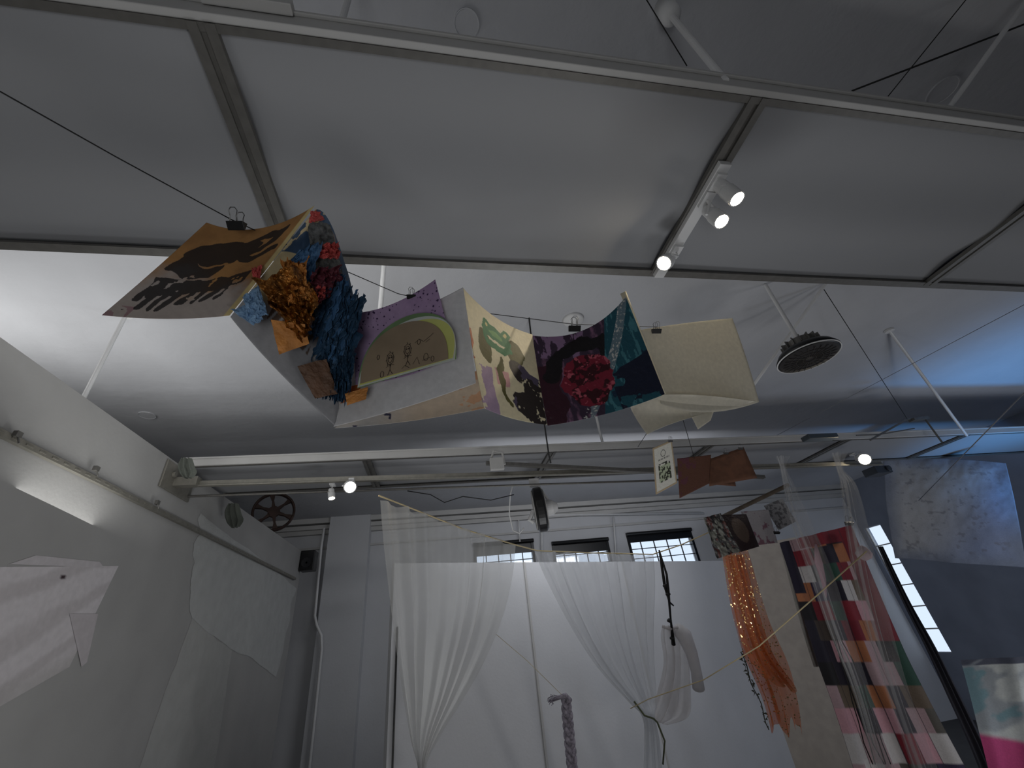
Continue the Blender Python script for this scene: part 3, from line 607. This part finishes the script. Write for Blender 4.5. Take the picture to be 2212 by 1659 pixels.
# ================================================================ CURTAINS AND TEXTILES
wire('curtain_rope',[P(818,1070,4.7),P(900,1102,4.95),P(1000,1142,5.3),P(1108,1175,5.7),P(1160,1189,5.9),P(1280,1194,6.2),P(1410,1197,6.4),P(1470,1177,6.3),P(1530,1150,6.1)],.009,M['rope'],'cream rope carrying the sheer curtains','rope')
drape('sheer_curtain',[(822,1080,4.72,1110,1178,5.7),(832,1200,4.6,1102,1255,5.5),(846,1320,4.45,1080,1340,5.25),(860,1430,4.35,1042,1432,4.8),(874,1520,4.3,1000,1508,4.55),(888,1600,4.28,948,1592,4.4),(902,1655,4.27,920,1656,4.3),(905,1720,4.27,935,1720,4.3)],M['sheer'],pleats=8,amp=.055,bamp=.025,n=90,w=260,label='cream sheer curtain gathered to a point below',cat='curtain')
drape('sheer_curtain',[(1156,1192,5.9,1410,1199,6.4),(1180,1250,5.8,1414,1270,6.3),(1232,1350,5.7,1410,1370,6.1),(1290,1440,5.6,1412,1450,6.0),(1358,1515,5.6,1416,1520,5.9),(1388,1548,5.6,1412,1548,5.7),(1392,1600,5.6,1422,1600,5.7),(1388,1700,5.6,1432,1700,5.7)],M['sheer2'],pleats=9,amp=.055,bamp=.025,n=100,w=260,label='white sheer curtain tied together near its bottom',cat='curtain')
wire('curtain_tie',[P(1370,1515,5.5),P(1392,1545,5.45),P(1412,1552,5.45),P(1420,1560,5.5),P(1436,1600,5.5),P(1432,1650,5.5)],.012,mat('olive_ribbon',S(90,95,70),.8),'olive ribbon tying the white curtain','ribbon')
Sh=root('gauze_shirt','white gauze long-sleeved shirt hanging from cord','shirt',P(1450,1350,6.0))
drape('shirt_body',[(1432,1350,6.0,1462,1354,6.0),(1428,1375,6.0,1484,1385,6.1),(1434,1430,5.95,1488,1430,6.1),(1422,1490,5.9,1492,1500,6.0),(1408,1535,5.9,1486,1548,5.95),(1410,1556,5.9,1440,1566,5.95)],M['shirt'],pleats=4,amp=.05,n=50,w=80,parent=Sh)
MB().tube([P(1462,1358,6.0),P(1478,1372,6.0),P(1494,1410,5.98),P(1504,1450,5.95),P(1509,1486,5.95)],[.09,.11,.085,.075,.085],16).obj('shirt_sleeve',M['shirt'],parent=Sh,smooth=True)
MB().tube([P(1430,1352,6.0),P(1446,1358,5.96),P(1464,1354,6.0)],.02,8).obj('shirt_collar',M['shirt'],parent=Sh,smooth=True)
m_=MB().tube([P(1424,1188,6.0),P(1430,1225,6.0),P(1436,1265,6.0),P(1446,1300,5.98),P(1455,1308,5.98)],[.012,.02,.022,.015,.01],8).tube([P(1424,1188,6.0),P(1440,1240,5.97),P(1443,1270,5.97),P(1449,1340,5.97),P(1455,1392,5.97)],[.01,.016,.02,.014,.03],8)
for (u,v) in [(1437,1265),(1443,1283),(1446,1340),(1452,1378)]: m_.lathe(P(u,v,5.97)-Vector((0,0,.03)),(0,0,1),[(.005,0),(.035,.02),(.035,.04),(.005,.06)],12)
m_.obj('cord_tassel',M['blackwire'],label='knotted black cord tassel hanging from the rope',cat='tassel',smooth=True)
m_=MB(); a=P(1222,1508,5.0); b_=P(1244,1740,5.0)
for k in range(3):
    ph=k*2.094
    m_.tube([a.lerp(b_,i/90)+Vector((.038*math.sin(i*.28+ph),.03*math.sin(i*.56+2*ph),0)) for i in range(91)],[.02+.012*min(1,i/12) for i in range(91)],10)
m_.tube([P(1184,1516,5.0),P(1200,1507,5.0),P(1222,1502,5.0),P(1232,1514,5)],[.006,.016,.03,.03],8)
for k in range(14): m_.tube([P(1222,1506,5.0),P(1200-k,1508+random.uniform(-8,8),5.0+random.uniform(-.05,.05)),P(1186+random.uniform(-6,12),1516+random.uniform(-10,8),5.0)],.003,4)
m_.obj('wool_braid',mat('grey_wool',S(185,178,192),.95,bump=.8,bscale=60,var=.3,scale=25),label='thick grey plaited wool braid',cat='braid',smooth=True)
wire('hanging_line',[P(1072,1370,5.3),P(1140,1428,5.1),P(1218,1505,5.0)],.003,M['rope'],'thin line holding the braid','string')
drape('tulle_scarf',[(1560,1190,4.9,1614,1186,4.9),(1570,1260,4.85,1636,1262,4.9),(1586,1340,4.8,1662,1345,4.9),(1610,1420,4.8,1700,1430,4.9),(1648,1510,4.75,1722,1515,4.85),(1668,1585,4.7,1732,1600,4.8)],M['tulle'],pleats=5,amp=.04,n=80,w=120,ragged=.16,label='orange glittering tulle scarf hanging in folds',cat='scarf')
drape('tulle_scarf',[(1566,1200,4.6,1604,1198,4.6),(1583,1300,4.55,1632,1300,4.6),(1608,1400,4.5,1668,1410,4.55),(1655,1470,4.5,1730,1500,4.55)],M['tulle'],pleats=4,amp=.04,n=50,w=60,ragged=.15,seed=8,label='second orange tulle layer with ragged end',cat='scarf')
pal=[(38,34,50),(42,38,52),(128,38,52),(142,42,56),(212,162,174),(212,208,208),(180,116,80),(80,70,64),(112,98,84),(44,80,68),(60,50,80),(186,158,164),(94,90,84),(30,28,32)]
qr=np.random.RandomState(12); QG=qr.randint(0,len(pal),(12,6))
def pQ(s,t):
    ti=np.clip((t*11.99).astype(int),0,11); si=np.clip(((s+.06*((ti%3)-1))*5.99).astype(int),0,5)
    pa=np.array([S(*p) for p in pal]); c=pa[QG[ti,si]]
    c=mixc(c,(t<.08)&(s>.25)|((s>.82)&(t<.5)),(128,36,50)); c=mixc(c,(s<.14)&(t<.3),(34,30,50)); 
    fr=(s*6)%1; c=mixc(c,(fr<.03),(60,50,60)); return c
drape('patchwork_quilt',[(1684,1172,4.5,1838,1134,4.5),(1706,1240,4.4,1876,1225,4.5),(1734,1330,4.3,1920,1330,4.4),(1770,1440,4.2,1970,1440,4.3),(1812,1560,4.1,2032,1560,4.2),(1856,1700,4.0,2108,1700,4.1)],M['vcloth'],pleats=4,amp=.03,n=160,w=200,colf=pQ,label='multicoloured patchwork quilt hanging by clips',cat='quilt')
clip(1834,1130,4.45,16); clip(1678,1150,4.45,12)
drape('fabric_strip',[(1684,1175,4.7,1712,1180,4.7),(1706,1260,4.65,1740,1262,4.65),(1736,1370,4.6,1764,1372,4.6),(1758,1440,4.55,1784,1440,4.55)],greycloth,pleats=2,amp=.02,n=40,w=20,label='narrow grey-white fabric strip beside the quilt',cat='fabric strip')
drape('sheer_veil',[(1676,985,4.9,1706,985,4.9),(1686,1010,4.9,1698,1010,4.9),(1692,1050,4.85,1716,1050,4.85),(1708,1130,4.4,1752,1130,4.4),(1745,1230,4.05,1796,1230,4.05),(1790,1360,3.9,1836,1360,3.9),(1845,1500,3.8,1880,1500,3.8),(1900,1700,3.7,1935,1700,3.7)],M['veil'],pleats=5,amp=.03,n=80,w=90,label='narrow sheer veil knotted at the rail',cat='veil',group='sheer veils')
drape('sheer_veil',[(1796,978,4.85,1830,978,4.85),(1808,1012,4.85,1820,1012,4.85),(1816,1050,4.8,1850,1050,4.8),(1828,1150,4.3,1878,1150,4.3),(1850,1270,4.0,1904,1270,4.0),(1884,1400,3.9,1936,1400,3.9),(1930,1540,3.8,1978,1540,3.8),(1985,1700,3.7,2040,1700,3.7)],M['veil'],pleats=5,amp=.03,n=80,w=90,label='long sheer veil knotted at the rail end',cat='veil',group='sheer veils')
charcoal=mat('charcoal_net',S(52,52,60),.9,bump=.3)
drape('dark_drape',[(1896,1180,6.4,1908,1180,6.4),(1950,1300,6.0,1968,1300,6.0),(2000,1400,5.6,2024,1400,5.6),(2050,1510,5.4,2080,1510,5.4),(2095,1610,5.2,2130,1610,5.2),(2130,1700,5.1,2172,1700,5.1)],charcoal,pleats=3,amp=.02,n=60,w=40,label='long charcoal net fabric falling in narrow folds',cat='drape')
m_=MB()
for k in range(5):
    m_.tube([P(1800+k*4,1380,3.95)]+[P(1800+k*5+i*(14+k)+random.uniform(-5,5),1380+i*45,3.92-.02*i) for i in range(1,7)],.005,6)
m_.obj('fringe_cord',mat('dark_wool',S(30,26,26),.9),label='dark wool fringe hanging over the quilt',cat='fringe',smooth=True)
m_=MB()
pp=[P(1600+i*5.2+3*math.sin(i),1408+i*14,5.1) for i in range(13)]; m_.tube(pp,.006,6)
for i in range(60):
    q=pp[0].lerp(pp[-1],random.random()); d=Vector((random.uniform(-1,1),random.uniform(-1,1),random.uniform(-1,1)))*.05; m_.add([q,q+d,q+d*.5+Vector((.01,0,.02))],[(0,1,2)])
m_.obj('ragged_garland',mat('dusty_olive',S(70,72,60),.9),label='ragged dusty green garland string',cat='garland')
MB().lathe(P(1862,1195,4.3)-Vector((0,0,.07)),(.3,0,1),[(.01,0),(.06,.03),(.075,.07),(.04,.13),(.01,.15)],16).obj('cloth_knot',mat('pink_cloth',S(190,165,172),.9,bump=.4),label='pale pink knotted cloth on the rope',cat='knot',smooth=True)
MB().tube([P(1762,1175,4.2),P(1768,1215,4.2),P(1778,1250,4.2),P(1784,1290,4.2)],[.01,.035,.025,.008],10).obj('stuffed_figure',mat('pink_felt',S(180,145,155),.9),label='small pink stuffed felt figure hanging from rope',cat='stuffed toy',smooth=True)

# ================================================================ SMALL ARTWORKS
def pDoc(s,t):
    c=np.ones(s.shape+(3,))*np.array(S(228,226,216)); c=mixc(c,(s<.06)|(s>.94)|(t<.04)|(t>.96),(190,170,140))
    c=mixc(c,(s>.22)&(s<.78)&(t>.45)&(t<.8),(190,200,170)); g=fbm(s*16,t*20,71); c=mixc(c,(s>.22)&(s<.78)&(t>.4)&(t<.82)&(g>.5),(60,62,52)); c=mixc(c,(s>.2)&(s<.8)&(t>.3)&(t<.33)&(np.sin(s*140)>0),(70,70,70)); c=mixc(c,ell(s,t,.5,.2,.13,.08)&~ell(s,t,.5,.2,.1,.06),(120,120,115))
    return c
w=sheet('drawing_print',[(1410,968,4.3),(1451,950,4.3),(1463,1043,4.25),(1417,1068,4.25)],M['vcloth'],n=90,mm=60,colf=pDoc,label='white bordered print with small drawing hanging from clip',cat='print',solid=.01)
def pBr(s,t):
    n=fbm(s*5,t*5,81); c=np.ones(s.shape+(3,))*np.array(S(100,64,48)); return mixc(c,(n>.52)&(s<.55),(100,56,66))
BB=root('accordion_book','small brown folded card book clipped on wire','artist book',P(1540,980,4.4))
sheet('brown_page',[(1463,990,4.35),(1536,982,4.5),(1532,1044,4.45),(1468,1076,4.3)],M['vcloth'],n=40,mm=40,colf=pBr,parent=BB)
sheet('brown_page',[(1536,990,4.5),(1606,965,4.4),(1636,1032,4.35),(1532,1050,4.45)],M['tile'],n=10,mm=10,parent=BB)
sheet('brown_page',[(1518,984,4.55),(1580,1002,4.6),(1590,1050,4.55),(1532,1046,4.5)],M['tile'],n=10,mm=10,parent=BB)
for u,v in [(1448,952),(1600,968),(1568,978)]: clip(u,v,4.3,10,'s','small steel clip holding the little brown book')
def pCol(s,t):
    n=fbm(s*7,t*7,91); c=np.ones(s.shape+(3,))*np.array(S(52,50,52)); c=mixc(c,n>.55,(120,120,112)); c=mixc(c,(n<.36),(95,55,50)); return c
sheet('collage_sheet',[(1520,1118,4.7),(1556,1108,4.7),(1600,1190,4.6),(1548,1206,4.6)],M['vpaint'],n=40,mm=40,amp=.03,colf=pCol,label='dark glittery crumpled collage sheet hanging',cat='collage')
sheet('collage_sheet',[(1556,1112,4.8),(1612,1110,4.85),(1640,1180,4.8),(1600,1192,4.7)],M['vpaint'],n=40,mm=40,colf=lambda s,t:mixc(mixc(np.zeros(s.shape+(3,)),np.ones(s.shape),(58,46,46)),ell(s,t,.5,.45,.3,.35),(105,90,80)),label='dark printed sheet with round brown shape',cat='collage')
sheet('collage_sheet',[(1600,1105,5.0),(1660,1100,5.0),(1680,1172,4.9),(1628,1178,4.9)],M['vpaper'],n=40,mm=40,colf=lambda s,t:mixc(mixc(np.zeros(s.shape+(3,)),np.ones(s.shape),(190,185,188)),fbm(s*6,t*6,5)>.6,(150,110,125)),label='pale sheet with faint pink stains',cat='collage')
sheet('collage_sheet',[(1650,1092,5.1),(1690,1076,5.1),(1720,1126,5.0),(1682,1145,5.0)],M['vpaper'],n=60,mm=60,colf=lambda s,t:mixc(mixc(np.zeros(s.shape+(3,)),np.ones(s.shape),(170,170,172)),(fbm(s*12,t*12,8)>.55)*.7,(80,80,84)),label='black and white photocopy sheet',cat='collage')
MB().tube([PY(1560,1116,6.0),PY(1705,1046,5.2)],.03,8).obj('wooden_pole',mat('worn_wood',S(110,98,85),.8,var=.3),label='worn wooden pole leading up to the rail',cat='pole')
wire('rope_line',[P(1362,1530,5.4),P(1400,1510,5.3),P(1520,1468,4.8),P(1640,1395,4.25),P(1760,1290,3.95),P(1872,1190,3.9)],.006,M['rope'],'cream rope slung across the hanging textiles','rope')
def cw(u0,v0,u1,v1,z0,z1,r,m,lab): wire('ceiling_wire',[PZ(u0,v0,z0),PZ(u1,v1,z1)],r,m,lab,'wire',group='thin wires strung under the ceiling')
cw(1840,196,2290,22,4.4,4.4,.006,M['blackwire'],'black cable strung under the ceiling')
cw(1385,-20,1484,142,4.5,4.2,.003,M['blackwire'],'thin dark wire under the ceiling')
cw(2110,-30,1918,208,4.5,4.2,.003,M['blackwire'],'thin dark wire under the ceiling')
cw(1640,960,2280,622,3.9,3.9,.003,M['thinline'],'pale nylon line crossing the room')
cw(2260,800,1985,1080,3.2,3.0,.006,M['thinline'],'pale nylon line crossing the room')
cw(1780,625,1960,905,4.5,3.9,.004,M['blackwire'],'thin dark wire under the ceiling')
wire('hanging_line',[P(1475,905,3.5),P(1500,990,4.3)],.003,M['blackwire'],'thin dark wire above the brown book','string')
wire('hanging_line',[P(1378,965,4.2),P(1420,900,3.5)],.003,M['blackwire'],'thin dark wire beside the brown book','string')
wire('sagging_cable',[PY(u,v,5.4) for u,v in [(880,1060),(930,1068),(960,1085),(1000,1072),(1060,1080),(1110,1068)]],.006,M['blackwire'],'thin black cable sagging under the rail','cable')
m_=MB()
fp=[PY(1880,950,4.9),PY(1960,905,4.9),PY(1995,900,4.9),PY(2035,955,4.9)]
m_.tube(fp,.014,8); m_.tube([PY(1850,940,4.9),PY(1900,938,4.9),PY(1975,925,4.9)],.01,8); m_.obox(PY(1985,905,4.9),(.16,0,.01),(0,.05,0),(0,0,.02))
m_.obj('projector_mount',M['aludark'],label='bent white metal projector mount above the rail',cat='mount')
m_=MB().box(PY(1750,946,4.7),PY(1808,934,4.7)+Vector((0,.15,0)))
m_.obj('router_box',mat('grey_plastic',S(70,78,84),.4),label='small dark electronic box lying above the rail',cat='electronic box',bevel=.01)
m_=MB().obox(PY(1895,1018,5.6),(.16,0,0),(0,.12,0),(0,0,.06)).lathe(PY(1895,1018,5.6)+Vector((.08,-.12,0)),(0,-1,0),[(.04,0),(.05,.03),(.035,.04)],20); m_.obj('video_projector',mat('dark_plastic',S(60,66,76),.4),label='dark ceiling-hung video projector body',cat='projector',bevel=.01)
# ================================================================ RIGHT SIDE SHEETS
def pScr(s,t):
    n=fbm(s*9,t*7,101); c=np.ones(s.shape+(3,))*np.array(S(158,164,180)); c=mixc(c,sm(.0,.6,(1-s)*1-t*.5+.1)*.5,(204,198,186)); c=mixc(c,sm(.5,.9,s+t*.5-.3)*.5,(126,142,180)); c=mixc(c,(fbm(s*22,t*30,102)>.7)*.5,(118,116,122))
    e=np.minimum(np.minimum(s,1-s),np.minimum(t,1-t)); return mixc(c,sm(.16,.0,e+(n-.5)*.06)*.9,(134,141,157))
sheet('projection_sheet',[(1908,990,8.6),(2050,990,7.8),(2172,1000,7.2),(1915,1090,8.5),(2050,1100,7.7),(2196,1100,7.1),(1934,1205,8.4),(2060,1215,7.6),(2216,1226,7.0)],M['vpaper'],n=110,mm=110,amp=.04,freq=4,colf=pScr,label='large crinkled speckled paper sheet with projected light painted in',cat='paper sheet')  # projected image painted as warm and blue tones of the sheet
def pTb(s,t):
    n=fbm(s*2.2,t*7+s*1.5,111,3); c=np.ones(s.shape+(3,))*np.array(S(185,194,202)); c=mixc(c,sm(.5,.62,n),(232,238,238)); c=mixc(c,sm(.42,.32,n),(145,182,194)); c=mixc(c,sm(.6,.64,t-.1*s),(230,92,155)); c=mixc(c,(t<.08)*sm(.4,.5,n),(105,110,128)); return c
drape('projected_cloth',[(2075,1425,5.0,2260,1415,4.6),(2095,1500,4.8,2270,1500,4.5),(2120,1600,4.6,2290,1600,4.4),(2150,1720,4.5,2300,1720,4.3)],M['vcloth'],pleats=2,amp=.02,n=80,w=80,colf=pTb,label='pale blurry projected colours painted on cloth above a magenta strip',cat='cloth')  # projected colours are painted into the cloth
# ================================================================ LEFT WALL PROJECTIONS AS COLOURED SHEETS
def wallquad(name,pts,m,label,colf=None,n=60,x=-2.897,edge=0,seed=1):
    g=[np.array(PX(u,v,x)) for u,v in pts] # TL TR BR BL
    tt,ss=np.meshgrid(np.linspace(0,1,n),np.linspace(0,1,n),indexing='ij')
    s2=ss+(fbm(ss*5,tt*5,seed)-.5)*edge; t2=tt+(fbm(ss*5+7,tt*5,seed+3)-.5)*edge
    s2=s2[...,None]; t2=t2[...,None]
    V=(g[0]*(1-s2)+g[1]*s2)*(1-t2)+(g[3]*(1-s2)+g[2]*s2)*t2
    me=grid_mesh(name,V,colf); return finish(name,me,m,smooth=True,label=label,cat='projected light')
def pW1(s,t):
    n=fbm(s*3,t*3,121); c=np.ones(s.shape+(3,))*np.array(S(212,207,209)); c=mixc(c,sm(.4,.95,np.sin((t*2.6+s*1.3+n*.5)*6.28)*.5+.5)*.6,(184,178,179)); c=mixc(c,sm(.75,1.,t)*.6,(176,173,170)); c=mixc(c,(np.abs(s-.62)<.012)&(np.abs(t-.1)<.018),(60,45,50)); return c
M['vw']=vmat('projected_pink',.85,.1,20)
wallquad('projected_pattern',[(-140,1225),(256,1222),(150,1440),(-200,1640)],M['vw'],'pale pink striped light projected on the grey wall, coloured sheet',pW1,x=-2.897)  # projected light pattern put into the colour of thin sheets
wallquad('projected_pattern',[(20,1218),(78,1199),(215,1213),(225,1226)],M['vw'],'pale top of the projected pattern, coloured sheet',lambda s,t:np.ones(s.shape+(3,))*np.array(S(198,193,195)),n=12,x=-2.8965)
wallquad('projected_pattern',[(150,1325),(212,1325),(188,1430),(176,1440)],M['vw'],'pale triangular tail of the projected pattern, coloured sheet',lambda s,t:np.ones(s.shape+(3,))*np.array(S(194,188,190)),n=12,x=-2.894)
proj1=mat('wall_projection',S(188,189,187),.9,var=.06,scale=6,bump=.4,bscale=30); proj2=mat('wall_projection_grey',S(179,179,176),.9,var=.05,scale=5,bump=.3,bscale=20)
wallquad('projected_patch',[(432,1105),(638,1268),(598,1464),(410,1335)],proj1,'pale sheer-textured projection on the grey wall, tinted sheet',edge=.07,x=-2.896)  # pale projected areas of the wall, built as tinted sheets
wallquad('projected_patch',[(415,1330),(500,1405),(450,1760),(270,1740)],proj2,'long lighter column projected down the wall, tinted sheet',x=-2.898,edge=.05,seed=4)

# ================================================================ LIGHTS
def area(name,loc,target,size,energy,col=(1,1,1),sy=None):
    ld=bpy.data.lights.new(name,'AREA'); ld.energy=energy; ld.color=col; ld.size=size
    if sy: ld.shape='RECTANGLE'; ld.size_y=sy
    o=bpy.data.objects.new(name,ld); scene.collection.objects.link(o); o.location=loc
    d=(Vector(target)-Vector(loc)).normalized(); o.rotation_euler=d.to_track_quat('-Z','Y').to_euler(); return o
area('uplight',(-3.75,3.6,3.3),(-3.0,3.7,4.7),.8,36,(1,1,.98),4.0)
area('canopy_top_fill',(-1.5,1.3,4.0),(-1.5,3.2,4.7),2.2,18,(1,1,.98),.25)  # added unseen fill, spreads the glow over the ceiling
area('fill_light',(1.4,4.7,-.1),(.2,1.2,3.6),1.1,38,(.96,.98,1))  # all the low ones are unseen fill lights added to brighten the room
area('fill_light',(8.5,3.0,-.4),(8,5,4.7),1.5,28,(.8,.87,1))
area('fill_light',(9.6,2.6,-.6),(13,8.5,1.6),1.2,44,(.75,.84,1))
area('fill_light',(-.6,-1.4,.2),(-.4,1.2,2.6),1.2,19,(.96,.98,1))
area('fill_light',(2.2,1.6,-.9),(-2.9,5.5,1.0),1.0,26,(1,.99,.98))
area('fill_light',(6.6,1.4,-.9),(5.2,4.4,.6),.8,22,(1,.98,.96))
area('back_fill',(3.0,6.3,3.95),(3,11.5,1.2),5,60,(.94,.96,1),.3)  # added fill for back wall and fabrics, hidden above the far panel
bl=spot_light((9.8,4.6,1.2),(10.4,4.7,4.7),250,None,size=110,blend=1,col=(.06,.4,1),r=.3); bl.name='blue_projector_light'
w=bpy.data.worlds.new('World'); scene.world=w; w.use_nodes=True
bg=w.node_tree.nodes['Background']; bg.inputs[0].default_value=(.66,.78,.95,1); bg.inputs[1].default_value=1.3
# ================================================================ CAMERA
cd=bpy.data.cameras.new('Camera'); cam=bpy.data.objects.new('Camera',cd); scene.collection.objects.link(cam)
cd.sensor_width=36; cd.sensor_fit='HORIZONTAL'; cd.lens=F/2212*36; cd.clip_start=.05; cd.clip_end=100
rt=Vector((AX.x,AY.x,AZ.x)); up=-Vector((AX.y,AY.y,AZ.y)); bk=-Vector((AX.z,AY.z,AZ.z))
cam.matrix_world=Matrix(((rt.x,up.x,bk.x,EYE.x),(rt.y,up.y,bk.y,EYE.y),(rt.z,up.z,bk.z,EYE.z),(0,0,0,1)))
scene.camera=cam
scene.view_settings.view_transform='Standard'
